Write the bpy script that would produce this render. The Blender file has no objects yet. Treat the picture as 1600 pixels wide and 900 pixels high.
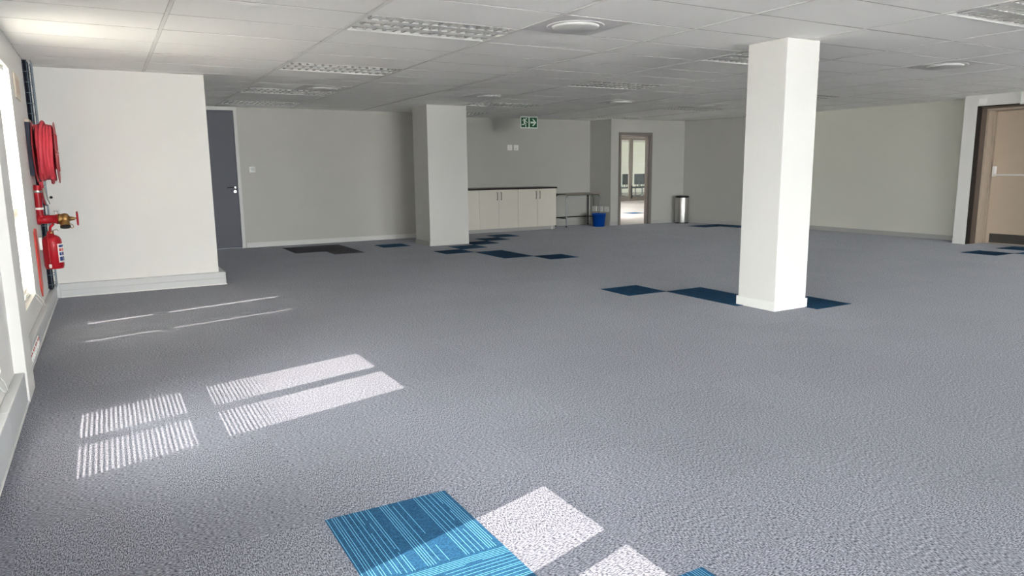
import bpy, bmesh, math, random
from mathutils import Vector, Matrix
random.seed(7)
sc = bpy.context.scene
COL = sc.collection

# ------------------------------------------------------------------ camera
def make_camera():
    yaw, pit, rol, f = 0.5142, 0.1649, -0.0108, 1113.7
    cy, sy, cp, sp = math.cos(yaw), math.sin(yaw), math.cos(pit), math.sin(pit)
    fwd = Vector((sy * cp, cy * cp, -sp)); r0 = Vector((cy, -sy, 0)); u0 = r0.cross(fwd)
    cr, sr = math.cos(rol), math.sin(rol)
    r = cr * r0 + sr * u0; u = -sr * r0 + cr * u0
    cam = bpy.data.cameras.new('camera'); cam.sensor_width = 36; cam.lens = f * 36 / 1600
    cam.clip_end = 500; cam.clip_start = .02
    o = bpy.data.objects.new('camera', cam); COL.objects.link(o)
    m = Matrix((r, u, -fwd)).transposed().to_4x4(); m.translation = (0, 0, 1.311)
    o.matrix_world = m; sc.camera = o
make_camera()

# ------------------------------------------------------------------ light
EXPOSURE = 1.2
SKY = 19.0
SUN = 7.5
sc.view_settings.view_transform = 'Standard'; sc.view_settings.look = 'None'
sc.view_settings.gamma = 1; sc.view_settings.use_curve_mapping = False
sc.view_settings.exposure = EXPOSURE
sc.cycles.denoising_prefilter = 'NONE'; sc.cycles.diffuse_bounces = 8; sc.cycles.max_bounces = 14; sc.cycles.transparent_max_bounces = 16
w = bpy.data.worlds.new('sky'); sc.world = w; w.use_nodes = True
nt = w.node_tree; nt.nodes.clear()
wo = nt.nodes.new('ShaderNodeOutputWorld'); bg = nt.nodes.new('ShaderNodeBackground')
bg.inputs[0].default_value = (1.0, .99, .99, 1); bg.inputs[1].default_value = SKY
nt.links.new(bg.outputs[0], wo.inputs[0])
SUN_DIR = Vector((1, .293, -.97)).normalized()
sl = bpy.data.lights.new('sun', 'SUN'); sl.energy = SUN; sl.angle = math.radians(.1); sl.color = (1, .85, .74)
so = bpy.data.objects.new('sun', sl); COL.objects.link(so); so.location = (-20, -5, 20)
so.rotation_euler = SUN_DIR.to_track_quat('-Z', 'Y').to_euler()
def portal(c, sx, sy, d):          # daylight sampling guide in a real window opening, gives no light of its own
    l = bpy.data.lights.new('window_portal', 'AREA'); l.shape = 'RECTANGLE'; l.size = sx; l.size_y = sy
    l.cycles.is_portal = True
    o = bpy.data.objects.new('window_portal', l); COL.objects.link(o); o.location = c
    o.rotation_euler = Vector(d).to_track_quat('-Z', 'Z').to_euler()
H = 2.412
# window openings of the left wall: (y0, y1, glazing panes)
WIN_Z0, WIN_Z1 = .40, 2.108
for y0, y1 in ((-9.55, -8.52), (-6.98, -5.95), (-4.40, -3.37), (-1.82, -.80), (.75, 1.79), (3.32, 4.365), (6.29, 7.185)):
    portal((-.75, (y0 + y1) / 2, 1.25), 1.0, 1.75, (1, 0, 0))
for y in (16.75, 20.55): portal((9.95, y, 1.6), 3.5, 1.2, (1, 0, 0))
for y in (24.45, 28.35): portal((9.95, y, 1.45), 3.7, 2.1, (1, 0, 0))
for x in (1.8, 5.2, 8.6):
    portal((x, -10.15, 1.2), 2.4, 2.2, (0, 1, 0))

# ------------------------------------------------------------------ materials
M = {}
def srgb(c):
    return tuple(((x / 255) / 12.92 if x / 255 < .04045 else ((x / 255 + .055) / 1.055) ** 2.4) for x in c) + (1,)
def mat(name, col, rough=.6, metal=0, spec=.3, noise=0, scale=40, bump=0, bscale=200):
    m = bpy.data.materials.new(name); m.use_nodes = True; n = m.node_tree; b = n.nodes['Principled BSDF']
    b.inputs['Roughness'].default_value = rough; b.inputs['Metallic'].default_value = metal
    b.inputs['Specular IOR Level'].default_value = spec
    b.inputs['Base Color'].default_value = col
    if noise or bump:
        tc = n.nodes.new('ShaderNodeTexCoord')
    if noise:
        t = n.nodes.new('ShaderNodeTexNoise'); t.inputs['Scale'].default_value = scale; t.inputs['Detail'].default_value = 4
        n.links.new(tc.outputs['Object'], t.inputs['Vector'])
        mx = n.nodes.new('ShaderNodeMixRGB'); mx.inputs[1].default_value = tuple(x * (1 - noise) for x in col[:3]) + (1,)
        mx.inputs[2].default_value = tuple(min(1, x * (1 + noise)) for x in col[:3]) + (1,)
        n.links.new(t.outputs['Fac'], mx.inputs[0]); n.links.new(mx.outputs[0], b.inputs['Base Color'])
    if bump:
        t2 = n.nodes.new('ShaderNodeTexNoise'); t2.inputs['Scale'].default_value = bscale; t2.inputs['Detail'].default_value = 2
        n.links.new(tc.outputs['Object'], t2.inputs['Vector'])
        bn = n.nodes.new('ShaderNodeBump'); bn.inputs['Strength'].default_value = bump; bn.inputs['Distance'].default_value = .002
        n.links.new(t2.outputs['Fac'], bn.inputs['Height']); n.links.new(bn.outputs[0], b.inputs['Normal'])
    M[name] = m; return m
mat('white_wall', (.79, .78, .76, 1), .7, noise=.02, scale=3, bump=.15)
mat('grey_wall', (.50, .50, .47, 1), .7, noise=.03, scale=2, bump=.15)
mat('lit_grey_wall', (.62, .61, .575, 1), .7, noise=.03, scale=2, bump=.15)  # same grey paint, with the back wall's stronger light put into its colour
mat('cream_wall', (.74, .735, .665, 1), .7, noise=.03, scale=1.5, bump=.15)
mat('column_paint', (.71, .705, .685, 1), .6, noise=.015, scale=3, bump=.1)
mat('ceiling_tile', (.92, .91, .895, 1), .8, noise=.02, scale=6, bump=.2, bscale=400)
cb = M['ceiling_tile'].node_tree.nodes['Principled BSDF']; cb.inputs['Sheen Weight'].default_value = .2; cb.inputs['Sheen Roughness'].default_value = .4
mat('ceiling_tee', (.80, .79, .77, 1), .5)
mat('tee_shade', (.42, .41, .40, 1), .6)  # cross tees greyed to stand in for shade in the tile gaps
mat('void', (.25, .25, .25, 1), .9)
mat('white_trim', (.78, .78, .76, 1), .45)
mat('grey_trim', (.46, .46, .45, 1), .5)
mat('trunking', (.62, .63, .64, 1), .45, noise=.03, scale=8)
mat('window_frame', (.75, .74, .72, 1), .4)
mat('louvre', (.92, .92, .91, 1), .22, metal=.4)
mat('light_white', (.85, .85, .83, 1), .35)
mat('tube', (.9, .9, .88, 1), .3)
mat('diffuser', (.84, .815, .81, 1), .5)
mat('dark_gap', (.05, .05, .05, 1), .8)
mat('slate_door', srgb((100, 102, 112)), .5, noise=.05, scale=5)
mat('beige_door', srgb((196, 179, 160)), .5, noise=.05, scale=4)
mat('beige_frame', srgb((176, 162, 146)), .45)
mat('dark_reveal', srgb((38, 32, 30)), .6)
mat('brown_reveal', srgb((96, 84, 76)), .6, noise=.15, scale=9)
mat('kick_plate', srgb((78, 74, 70)), .4)
mat('taupe_frame', srgb((128, 122, 116)), .45)
mat('steel', (.55, .54, .52, 1), .3, metal=1)
mat('chrome', (.75, .75, .74, 1), .15, metal=1)
mat('black', (.02, .02, .02, 1), .5)
mat('cabinet', srgb((226, 221, 210)), .4)
mat('dark_top', srgb((44, 32, 30)), .35, noise=.2, scale=30)
mat('table_top', srgb((150, 140, 130)), .45, noise=.06, scale=12)
mat('table_dark', srgb((50, 52, 54)), .4, metal=.4)
mat('table_grey', srgb((140, 145, 145)), .3, metal=.8)
mat('blue_plastic', srgb((8, 72, 168)), .4)
mat('red_paint', srgb((176, 28, 40)), .35, noise=.06, scale=20)
mat('hose_red', srgb((214, 74, 88)), .5, noise=.08, scale=30)
mat('red_disc', srgb((176, 60, 66)), .45)
mat('sign_red', srgb((214, 70, 58)), .5)
mat('brass', srgb((165, 130, 80)), .35, metal=.8, noise=.12, scale=40)
mat('navy_metal', srgb((38, 46, 66)), .5, noise=.25, scale=14)
mat('cable_black', srgb((26, 30, 42)), .6)
mat('wire', srgb((120, 136, 150)), .35, metal=.7)
mat('plaque', srgb((222, 210, 196)), .5)
mat('plaque_mark', srgb((188, 160, 146)), .5)
mat('socket_white', srgb((248, 247, 243)), .35)
mat('socket_red', srgb((196, 62, 58)), .4)
mat('lcd', srgb((130, 135, 130)), .2)
mat('sign_green', srgb((14, 84, 50)), .4)
mat('sign_white', srgb((226, 240, 226)), .4)
mat('label_white', srgb((238, 236, 232)), .4)
mat('label_blue', srgb((52, 72, 128)), .4)
mat('outdoor_paving', (.80, .77, .74, 1), .8, noise=.1, scale=2)
mat('outdoor_wall', (.82, .83, .76, 1), .8, noise=.03, scale=1)
mat('pale_carpet', (.40, .375, .36, 1), .9, noise=.08, scale=60)
mat('chair_mesh', srgb((92, 100, 104)), .6)
mat('chair_base', srgb((120, 124, 124)), .4, metal=.3)

def blind_mat(name, trans):
    m = bpy.data.materials.new(name); m.use_nodes = True; n = m.node_tree; n.nodes.clear()
    o = n.nodes.new('ShaderNodeOutputMaterial'); d = n.nodes.new('ShaderNodeBsdfDiffuse'); t = n.nodes.new('ShaderNodeBsdfTranslucent')
    d.inputs[0].default_value = (.86, .85, .82, 1); t.inputs[0].default_value = (.9, .87, .8, 1)
    mx = n.nodes.new('ShaderNodeMixShader'); mx.inputs[0].default_value = trans
    n.links.new(d.outputs[0], mx.inputs[1]); n.links.new(t.outputs[0], mx.inputs[2]); n.links.new(mx.outputs[0], o.inputs[0]); M[name] = m
blind_mat('blind_slat', .12); blind_mat('blind_thin', .42)
def glass_mat():
    m = bpy.data.materials.new('glass'); m.use_nodes = True; n = m.node_tree; n.nodes.clear()
    o = n.nodes.new('ShaderNodeOutputMaterial'); t = n.nodes.new('ShaderNodeBsdfTransparent'); g = n.nodes.new('ShaderNodeBsdfGlossy')
    g.inputs['Roughness'].default_value = .02; t.inputs[0].default_value = (.95, .97, .96, 1)
    f = n.nodes.new('ShaderNodeFresnel'); f.inputs[0].default_value = 1.3
    mx = n.nodes.new('ShaderNodeMixShader')
    n.links.new(f.outputs[0], mx.inputs[0]); n.links.new(t.outputs[0], mx.inputs[1]); n.links.new(g.outputs[0], mx.inputs[2])
    n.links.new(mx.outputs[0], o.inputs[0]); M['glass'] = m
glass_mat()

def math_node(n, op, a, b=None, c=None):
    k = n.nodes.new('ShaderNodeMath'); k.operation = op
    for i, v in enumerate((a, b, c)):
        if v is None: continue
        if isinstance(v, (int, float)): k.inputs[i].default_value = v
        else: n.links.new(v, k.inputs[i])
    return k.outputs[0]
def carpet_mat():
    m = bpy.data.materials.new('grey_carpet'); m.use_nodes = True; n = m.node_tree; b = n.nodes['Principled BSDF']
    b.inputs['Roughness'].default_value = .95; b.inputs['Specular IOR Level'].default_value = .1
    tc = n.nodes.new('ShaderNodeTexCoord'); sx = n.nodes.new('ShaderNodeSeparateXYZ'); n.links.new(tc.outputs['Object'], sx.inputs[0])
    # quarter-turned half-metre carpet tiles: ribs run along x in one tile, along y in the next
    cx = math_node(n, 'FLOOR', math_node(n, 'MULTIPLY', math_node(n, 'SUBTRACT', sx.outputs[0], .115), 2.0))
    cyy = math_node(n, 'FLOOR', math_node(n, 'MULTIPLY', math_node(n, 'SUBTRACT', sx.outputs[1], .06), 2.0))
    par = math_node(n, 'MODULO', math_node(n, 'ABSOLUTE', math_node(n, 'ADD', cx, cyy)), 2.0)
    fac = []
    for sa, sb in ((240, 80), (80, 240)):
        cv = n.nodes.new('ShaderNodeCombineXYZ')
        n.links.new(math_node(n, 'MULTIPLY', sx.outputs[0], sa), cv.inputs[0]); n.links.new(math_node(n, 'MULTIPLY', sx.outputs[1], sb), cv.inputs[1])
        t = n.nodes.new('ShaderNodeTexNoise'); t.inputs['Scale'].default_value = 1; t.inputs['Detail'].default_value = 1.5
        n.links.new(cv.outputs[0], t.inputs['Vector']); fac.append(t.outputs['Fac'])
    mx = n.nodes.new('ShaderNodeMix'); mx.data_type = 'FLOAT'
    n.links.new(par, mx.inputs[0]); n.links.new(fac[0], mx.inputs[2]); n.links.new(fac[1], mx.inputs[3])
    cr = n.nodes.new('ShaderNodeValToRGB'); e = cr.color_ramp.elements
    e[0].position = .36; e[0].color = (.031, .036, .054, 1); e[1].position = .66; e[1].color = (.295, .30, .345, 1)
    n.links.new(mx.outputs[0], cr.inputs[0])
    # faint tone steps from tile to tile and soft wear
    wn = n.nodes.new('ShaderNodeTexWhiteNoise'); wn.noise_dimensions = '2D'; cv = n.nodes.new('ShaderNodeCombineXYZ')
    n.links.new(cx, cv.inputs[0]); n.links.new(cyy, cv.inputs[1]); n.links.new(cv.outputs[0], wn.inputs['Vector'])
    tone = math_node(n, 'ADD', math_node(n, 'MULTIPLY', wn.outputs[0], .07), .965)
    t3 = n.nodes.new('ShaderNodeTexNoise'); t3.inputs['Scale'].default_value = .9; n.links.new(tc.outputs['Object'], t3.inputs['Vector'])
    tone = math_node(n, 'MULTIPLY', tone, math_node(n, 'ADD', math_node(n, 'MULTIPLY', t3.outputs[0], .16), .92))
    vm = n.nodes.new('ShaderNodeVectorMath'); vm.operation = 'SCALE'; n.links.new(cr.outputs[0], vm.inputs[0]); n.links.new(tone, vm.inputs['Scale'])
    n.links.new(vm.outputs[0], b.inputs['Base Color'])
    bn = n.nodes.new('ShaderNodeBump'); bn.inputs['Strength'].default_value = .13; bn.inputs['Distance'].default_value = .002
    n.links.new(mx.outputs[0], bn.inputs['Height']); n.links.new(bn.outputs[0], b.inputs['Normal'])
    b.inputs['Sheen Weight'].default_value = .24; b.inputs['Sheen Roughness'].default_value = .35; b.inputs['Sheen Tint'].default_value = (.9, .92, 1, 1)
    M['grey_carpet'] = m
carpet_mat()
def tile_mat(name, base, line, axis, dens=.45):
    m = bpy.data.materials.new(name); m.use_nodes = True; n = m.node_tree; b = n.nodes['Principled BSDF']
    b.inputs['Roughness'].default_value = .95; b.inputs['Specular IOR Level'].default_value = .1
    tc = n.nodes.new('ShaderNodeTexCoord'); sx = n.nodes.new('ShaderNodeSeparateXYZ'); n.links.new(tc.outputs['Object'], sx.inputs[0])
    u, v = (sx.outputs[0], sx.outputs[1]) if axis == 'y' else (sx.outputs[1], sx.outputs[0])
    s = math_node(n, 'MULTIPLY', u, 105.0); cell = math_node(n, 'FLOOR', s); fr = math_node(n, 'FRACT', s)
    wn = n.nodes.new('ShaderNodeTexWhiteNoise'); wn.noise_dimensions = '1D'; n.links.new(cell, wn.inputs['W'])
    on = math_node(n, 'LESS_THAN', wn.outputs[0], dens)
    thin = math_node(n, 'LESS_THAN', math_node(n, 'ABSOLUTE', math_node(n, 'SUBTRACT', fr, .5)), .085)
    cv = n.nodes.new('ShaderNodeCombineXYZ'); n.links.new(math_node(n, 'MULTIPLY', cell, 7.31), cv.inputs[0]); n.links.new(math_node(n, 'MULTIPLY', v, 5.0), cv.inputs[1])
    t = n.nodes.new('ShaderNodeTexNoise'); t.inputs['Scale'].default_value = 1; t.inputs['Detail'].default_value = 0; n.links.new(cv.outputs[0], t.inputs['Vector'])
    brk = math_node(n, 'GREATER_THAN', t.outputs[0], .26)
    f = math_node(n, 'MULTIPLY', math_node(n, 'MULTIPLY', on, thin), brk)
    nz = n.nodes.new('ShaderNodeTexNoise'); nz.inputs['Scale'].default_value = 160; nz.inputs['Detail'].default_value = 3; n.links.new(tc.outputs['Object'], nz.inputs['Vector'])
    cr = n.nodes.new('ShaderNodeValToRGB'); e = cr.color_ramp.elements
    e[0].position = .35; e[0].color = tuple(x * .7 for x in base[:3]) + (1,); e[1].position = .68; e[1].color = tuple(x * 1.4 for x in base[:3]) + (1,)
    n.links.new(nz.outputs[0], cr.inputs[0])
    mx = n.nodes.new('ShaderNodeMixRGB'); n.links.new(f, mx.inputs[0]); n.links.new(cr.outputs[0], mx.inputs[1]); mx.inputs[2].default_value = line
    n.links.new(mx.outputs[0], b.inputs['Base Color'])
    bn = n.nodes.new('ShaderNodeBump'); bn.inputs['Strength'].default_value = .3; bn.inputs['Distance'].default_value = .002
    n.links.new(nz.outputs[0], bn.inputs['Height']); n.links.new(bn.outputs[0], b.inputs['Normal']); M[name] = m
BL = (.014, .062, .128, 1); LN = (.16, .44, .64, 1)
tile_mat('blue_tile_y', BL, LN, 'y', .48); tile_mat('blue_tile_x', BL, LN, 'x', .6)
tile_mat('blue_tile_plain', (.013, .055, .122, 1), (.03, .11, .21, 1), 'y')
tile_mat('charcoal_tile', (.085, .08, .095, 1), (.12, .115, .13, 1), 'y')

# ------------------------------------------------------------------ mesh helpers
class MB:
    def __init__(s): s.v = []; s.f = []; s.smooth = []
    def add(s, vs, fs, smooth=False):
        o = len(s.v); s.v += [tuple(v) for v in vs]; s.f += [tuple(i + o for i in f) for f in fs]; s.smooth += [smooth] * len(fs); return s
    def box(s, x0, y0, z0, x1, y1, z1):
        if x0 > x1: x0, x1 = x1, x0
        if y0 > y1: y0, y1 = y1, y0
        if z0 > z1: z0, z1 = z1, z0
        return s.add([(x0, y0, z0), (x1, y0, z0), (x1, y1, z0), (x0, y1, z0), (x0, y0, z1), (x1, y0, z1), (x1, y1, z1), (x0, y1, z1)],
                     [(0, 3, 2, 1), (4, 5, 6, 7), (0, 1, 5, 4), (1, 2, 6, 5), (2, 3, 7, 6), (3, 0, 4, 7)])
    def prism(s, pts, z0, z1):        # footprint polygon (counter-clockwise), vertical walls
        n = len(pts)
        return s.add([(x, y, z0) for x, y in pts] + [(x, y, z1) for x, y in pts],
                     [tuple(range(n))[::-1], tuple(range(n, 2 * n))] + [(i, (i + 1) % n, n + (i + 1) % n, n + i) for i in range(n)])
    def extr(s, pts, axis, a0, a1):    # polygon in the two other axes, extruded along axis
        def P(p, a): return {0: (a, p[0], p[1]), 1: (p[0], a, p[1]), 2: (p[0], p[1], a)}[axis]
        n = len(pts)
        return s.add([P(p, a0) for p in pts] + [P(p, a1) for p in pts],
                     [tuple(range(n))[::-1], tuple(range(n, 2 * n))] + [(i, (i + 1) % n, n + (i + 1) % n, n + i) for i in range(n)])
    def tube(s, pts, r, n=8, closed=False, caps=True):
        pts = [Vector(p) for p in pts]; rr = r if isinstance(r, (list, tuple)) else [r] * len(pts)
        k = len(pts); rings = []; up = None
        for i in range(k):
            if closed: t = pts[(i + 1) % k] - pts[i - 1]
            else: t = pts[min(i + 1, k - 1)] - pts[max(i - 1, 0)]
            t.normalize()
            if up is None: up = Vector((0, 0, 1)) if abs(t.z) < .9 else Vector((1, 0, 0))
            a = t.cross(up)
            if a.length < 1e-5: a = t.cross(Vector((0, 1, .3)))
            a.normalize(); up = a.cross(t); up.normalize()
            rings.append([pts[i] + rr[i] * (math.cos(2 * math.pi * j / n) * a + math.sin(2 * math.pi * j / n) * up) for j in range(n)])
        vs = [v for R in rings for v in R]; fs = []
        for i in range(k if closed else k - 1):
            i2 = (i + 1) % k
            for j in range(n):
                fs.append((i * n + j, i * n + (j + 1) % n, i2 * n + (j + 1) % n, i2 * n + j))
        s.add(vs, fs, True)
        if caps and not closed:
            s.add(rings[0], [tuple(range(n))]); s.add(rings[-1], [tuple(range(n))[::-1]])
        return s
    def lathe(s, c, prof, axis=2, n=32, smooth=True):     # prof: list of (radius, along)
        vs = []; fs = []
        for r, a in prof:
            for j in range(n):
                p, q = r * math.cos(2 * math.pi * j / n), r * math.sin(2 * math.pi * j / n)
                d = {2: (p, q, a), 0: (a, p, q), 1: (q, a, p)}[axis]
                vs.append((c[0] + d[0], c[1] + d[1], c[2] + d[2]))
        for i in range(len(prof) - 1):
            for j in range(n):
                fs.append((i * n + j, i * n + (j + 1) % n, (i + 1) * n + (j + 1) % n, (i + 1) * n + j))
        s.add(vs, fs, smooth); k = len(prof)
        if prof[0][0] > 1e-4: s.add(vs[:n], [tuple(range(n))[::-1]])
        if prof[-1][0] > 1e-4: s.add(vs[-n:], [tuple(range(n))])
        return s
    def data(s, name, m, off=(0, 0, 0)):
        me = bpy.data.meshes.new(name)
        me.from_pydata([(v[0] - off[0], v[1] - off[1], v[2] - off[2]) for v in s.v], [], s.f)
        me.polygons.foreach_set('use_smooth', s.smooth)
        bm = bmesh.new(); bm.from_mesh(me); bmesh.ops.recalc_face_normals(bm, faces=bm.faces); bm.to_mesh(me); bm.free()
        me.materials.append(M[m]); me.update(); return me
    def build(s, name, m, parent=None, bevel=0, origin=None):
        off = (0, 0, 0)
        if parent is not None: off = world_loc(parent)
        if origin is not None: off = origin
        o = bpy.data.objects.new(name, s.data(name, m, off)); COL.objects.link(o)
        if parent is not None: o.parent = parent
        if parent is not None and origin is not None:
            pl = world_loc(parent); o.location = tuple(origin[i] - pl[i] for i in range(3))
        elif parent is None and origin is not None: o.location = origin
        if bevel:
            b = o.modifiers.new('edge', 'BEVEL'); b.width = bevel; b.segments = 2; b.limit_method = 'ANGLE'; b.angle_limit = math.radians(50)
        return o
def world_loc(o):
    x, y, z = o.location
    while o.parent: o = o.parent; x += o.location[0]; y += o.location[1]; z += o.location[2]
    return (x, y, z)
def thing(name, label, cat, loc, group=None):
    o = bpy.data.objects.new(name, None); COL.objects.link(o); o.location = loc; o.empty_display_size = .1
    o['label'] = label; o['category'] = cat
    if group: o['group'] = group
    return o
def tag(o, label, cat, group=None):
    o['label'] = label; o['category'] = cat
    if group: o['group'] = group
    return o
def struct(o, label=None):
    o['kind'] = 'structure'
    if label: o['label'] = label
    return o
def sroot(name, loc, label=None):
    o = bpy.data.objects.new(name, None); COL.objects.link(o); o.location = loc; o.empty_display_size = .1
    return struct(o, label)
def link_part(name, me, parent, loc):
    o = bpy.data.objects.new(name, me); COL.objects.link(o); o.parent = parent
    pl = world_loc(parent); o.location = tuple(loc[i] - pl[i] for i in range(3)); return o
def copy_tree(o, parent=None):
    c = o.copy(); COL.objects.link(c)
    if parent is not None: c.parent = parent
    for ch in list(o.children): copy_tree(ch, c)
    return c
def bxp(name, m, parent, a, b, bevel=0): return MB().box(*a, *b).build(name, m, parent, bevel)

# ------------------------------------------------------------------ floor
floor = struct(MB().prism([(-.9, -10.2), (13.4, -10.2), (13.4, 13.3), (10.3, 13.3), (10.3, 14.2), (-.9, 14.2)], -.12, 0).build('floor', 'grey_carpet'), 'grey loop-pile carpet floor with scattered blue tiles')
def carpet_tile(x, y, m, label):
    o = MB().box(-.249, -.249, 0, .249, .249, .0025).data('carpet_tile', m)
    p = link_part('carpet_tile', o, floor, (x + .25, y + .25, 0)); p['label'] = label
_tiles = [(.615, 2.06, 'blue_tile_y'), (.615, 1.56, 'blue_tile_x'), (1.115, 1.095, 'blue_tile_y'), (.615, .56, 'blue_tile_y'),
          (4.65, 5.754, 'blue_tile_plain'), (5.15, 5.254, 'blue_tile_plain'), (5.15, 4.754, 'blue_tile_plain'), (5.65, 4.254, 'blue_tile_plain'),
          (4.61, 10.26, 'blue_tile_plain'), (5.11, 10.76, 'blue_tile_plain'), (5.11, 9.76, 'blue_tile_plain'), (5.11, 9.26, 'blue_tile_plain'), (5.61, 8.76, 'blue_tile_plain'),
          (11.17, 5.48, 'blue_tile_plain'), (12.15, 5.48, 'blue_tile_plain'), (11.67, 4.98, 'blue_tile_plain'),
          (6.11, 11.76, 'blue_tile_plain'), (5.61, 11.26, 'blue_tile_plain'), (6.61, 12.26, 'blue_tile_plain'),
          (4.11, 11.76, 'blue_tile_plain'),
          (11.45, 11.62, 'blue_tile_plain'), (11.95, 11.12, 'blue_tile_plain'), (11.95, 11.62, 'blue_tile_plain')]
for x, y, m in _tiles: carpet_tile(x, y, m, 'blue carpet tile')
for x, y in ((2.61, 12.26), (2.61, 11.76), (3.11, 11.76), (3.11, 11.26), (3.11, 12.26)): carpet_tile(x, y, 'charcoal_tile', 'dark charcoal carpet tile')

# ------------------------------------------------------------------ ceiling
CX, CY, MX, MY = .4906, 5.142, 1.2588, .6294
ceiling = struct(MB().box(-.9, -10.2, 2.60, 13.4, 14.2, 2.66).build('ceiling', 'void'), 'suspended ceiling of white tiles in a grid')
MB().box(-.6, -10.0, H + .003, 12.93, CY - 6 * MY - .012, H + .03).build('ceiling_panel', 'ceiling_tile', ceiling)
LIGHTS = [(1, 0), (1, 4), (1, 8), (1, 11), (4, -4), (4, 0), (4, 4), (4, 9), (4, 12), (7, 4), (7, 8), (7, 12)]
DISCS = [(2, 0, -1), (1, 1, 7), (3, 1, 7), (5, 1, 7), (6, 0, -1), (7, 0, 7)]
XMIN, XMAX, YMAX = -.583, 12.93, 13.98
_tile_cache = {}
def ctile(x0, x1, y0, y1):
    x0, x1, y1 = max(x0, XMIN - .0), min(x1, XMAX), min(y1, YMAX)
    if x1 - x0 < .03 or y1 - y0 < .03: return
    if x1 < 1.1 and y0 > 9.05: return
    k = (round(x1 - x0, 3), round(y1 - y0, 3))
    if k not in _tile_cache:
        a, b = k[0] / 2, k[1] / 2
        # tegular panel: field drops below its rebated rim
        _tile_cache[k] = MB().box(-a, -b, .004, a, b, .016).box(-a + .006, -b + .006, 0, a - .006, b - .006, .004).data('ceiling_tile', 'ceiling_tile')
    link_part('ceiling_tile', _tile_cache[k], ceiling, ((x0 + x1) / 2, (y0 + y1) / 2, H + .002 + random.uniform(0, .0015)))
dd = {(i, j): h for i, h, j in DISCS}
for i in range(-1, 10):
    for j in range(-6, 15):
        x0, x1 = CX + i * MX + .012, CX + (i + 1) * MX - .012
        y0, y1 = CY + j * MY + .005, CY + (j + 1) * MY - .005
        if (i, j) in LIGHTS: continue
        if (i, j) in dd:
            xm = (x0 + x1) / 2
            if dd[(i, j)] == 0: ctile(xm + .012, x1, y0, y1)
            else: ctile(x0, xm - .012, y0, y1)
            bxp('ceiling_tee', 'ceiling_tee', ceiling, (xm - .012, y0, H - .001), (xm + .012, y1, H + .012))
            continue
        ctile(x0, x1, y0, y1)
for i in range(0, 11):
    x = CX + i * MX
    if x > 12.9: continue
    y1 = 9.05 if x < 1.1 else YMAX
    MB().box(x - .0125, CY - 6 * MY, H - .002, x + .0125, y1, H + .002).box(x - .002, CY - 6 * MY, H + .002, x + .002, y1, H + .04).build('ceiling_tee', 'ceiling_tee', ceiling)
for j in range(-6, 15):
    y = CY + j * MY
    if y < YMAX: bxp('ceiling_tee', 'tee_shade', ceiling, (XMIN if y < 9.05 else 1.1, y - .0046, H + .0035), (XMAX, y + .0046, H + .022))

# ------------------------------------------------------------------ walls
WL = -.585                     # inner face of the left wall beyond the pilaster
WN = -.545                     # inner face on the near side
wl = MB()
OPEN = [(-9.55, -8.52), (-6.98, -5.95), (-4.40, -3.37), (-1.82, -.80), (.75, 1.79), (3.32, 4.365), (6.29, 7.185)]
ys = [-10.2] + [v for o in OPEN for v in o] + [9.2]
SILL, HEAD = .315, 2.16
for k in range(0, len(ys), 2):
    a, b = ys[k], ys[k + 1]
    if a < 4.8 < b:
        wl.box(-.70, a, 0, WN, 4.9, 2.62); wl.box(-.70, 4.9, 0, WL, b, 2.62)
    else: wl.box(-.70, a, 0, WN if b < 4.8 else WL, b, 2.62)
for a, b in OPEN:
    xf = WN if b < 4.8 else WL
    wl.box(-.70, a, 0, xf, b, SILL); wl.box(-.70, a, HEAD, xf, b, 2.62)
struct(wl.build('wall_left', 'white_wall'), 'white window wall along the left')
struct(MB().box(-.6, 4.86, 0, -.485, 5.2, 2.411).build('trim_1', 'white_wall', bevel=.004), 'white pilaster between the two left windows')
# projecting white block wall, far left
struct(MB().box(-.6, 9.05, 0, 1.10, 13.3, 2.411).build('wall_block', 'white_wall', bevel=.003), 'white wall block behind the fire hose reel')
# back wall with grey door
DY = 13.17
bk = MB(); bk.box(2.06, DY, 0, 5.75, DY + .12, 2.411); bk.box(1.0, DY, 2.385, 2.06, DY + .12, 2.411); bk.box(5.63, DY + .12, 0, 5.75, 14.05, 2.411)
struct(bk.build('wall_back', 'lit_grey_wall'), 'plain grey back wall beside the slate door')
struct(MB().box(5.6, 13.95, 0, 10.25, 14.1, 2.62).build('wall_alcove', 'grey_wall'), 'grey wall of the alcove behind the white cupboards')
struct(MB().prism([(10.03, 13.97), (10.13, 13.27), (10.28, 13.27), (10.2, 13.97)], 0, 2.411).build('wall_return', 'grey_wall'), 'narrow grey return wall with three sockets')
# doorway wall, slightly skewed
P1, P2 = Vector((10.13, 13.27)), Vector((12.2, 13.12)); dw = (P2 - P1).normalized(); nw = Vector((-dw.y, dw.x))
def dwp(s, d): q = P1 + dw * s + nw * d; return (q.x, q.y)
D0, D1 = .25, 1.08             # doorway opening along the wall
ww = MB(); ww.prism([dwp(0, 0), dwp(D0, 0), dwp(D0, .15), dwp(0, .15)], 0, 2.411)
ww.prism([dwp(D1, 0), dwp(2.2, 0), dwp(2.2, .15), dwp(D1, .15)], 0, 2.411); ww.prism([dwp(D0, 0), dwp(D1, 0), dwp(D1, .15), dwp(D0, .15)], 2.07, 2.411)
struct(ww.build('wall_doorway', 'grey_wall'), 'grey wall with the open doorway to the bright room')
struct(MB().prism([(12.2, 13.12), (12.5, 11.5), (12.65, 11.5), (12.4, 13.3)], 0, 2.411).build('wall_corner', 'grey_wall'), 'grey wall running forward from the doorway corner')
struct(MB().box(12.5, 11.42, 0, 13.1, 11.5, 2.411).build('wall_jog', 'cream_wall'), 'pale wall strip behind the large column')
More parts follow.
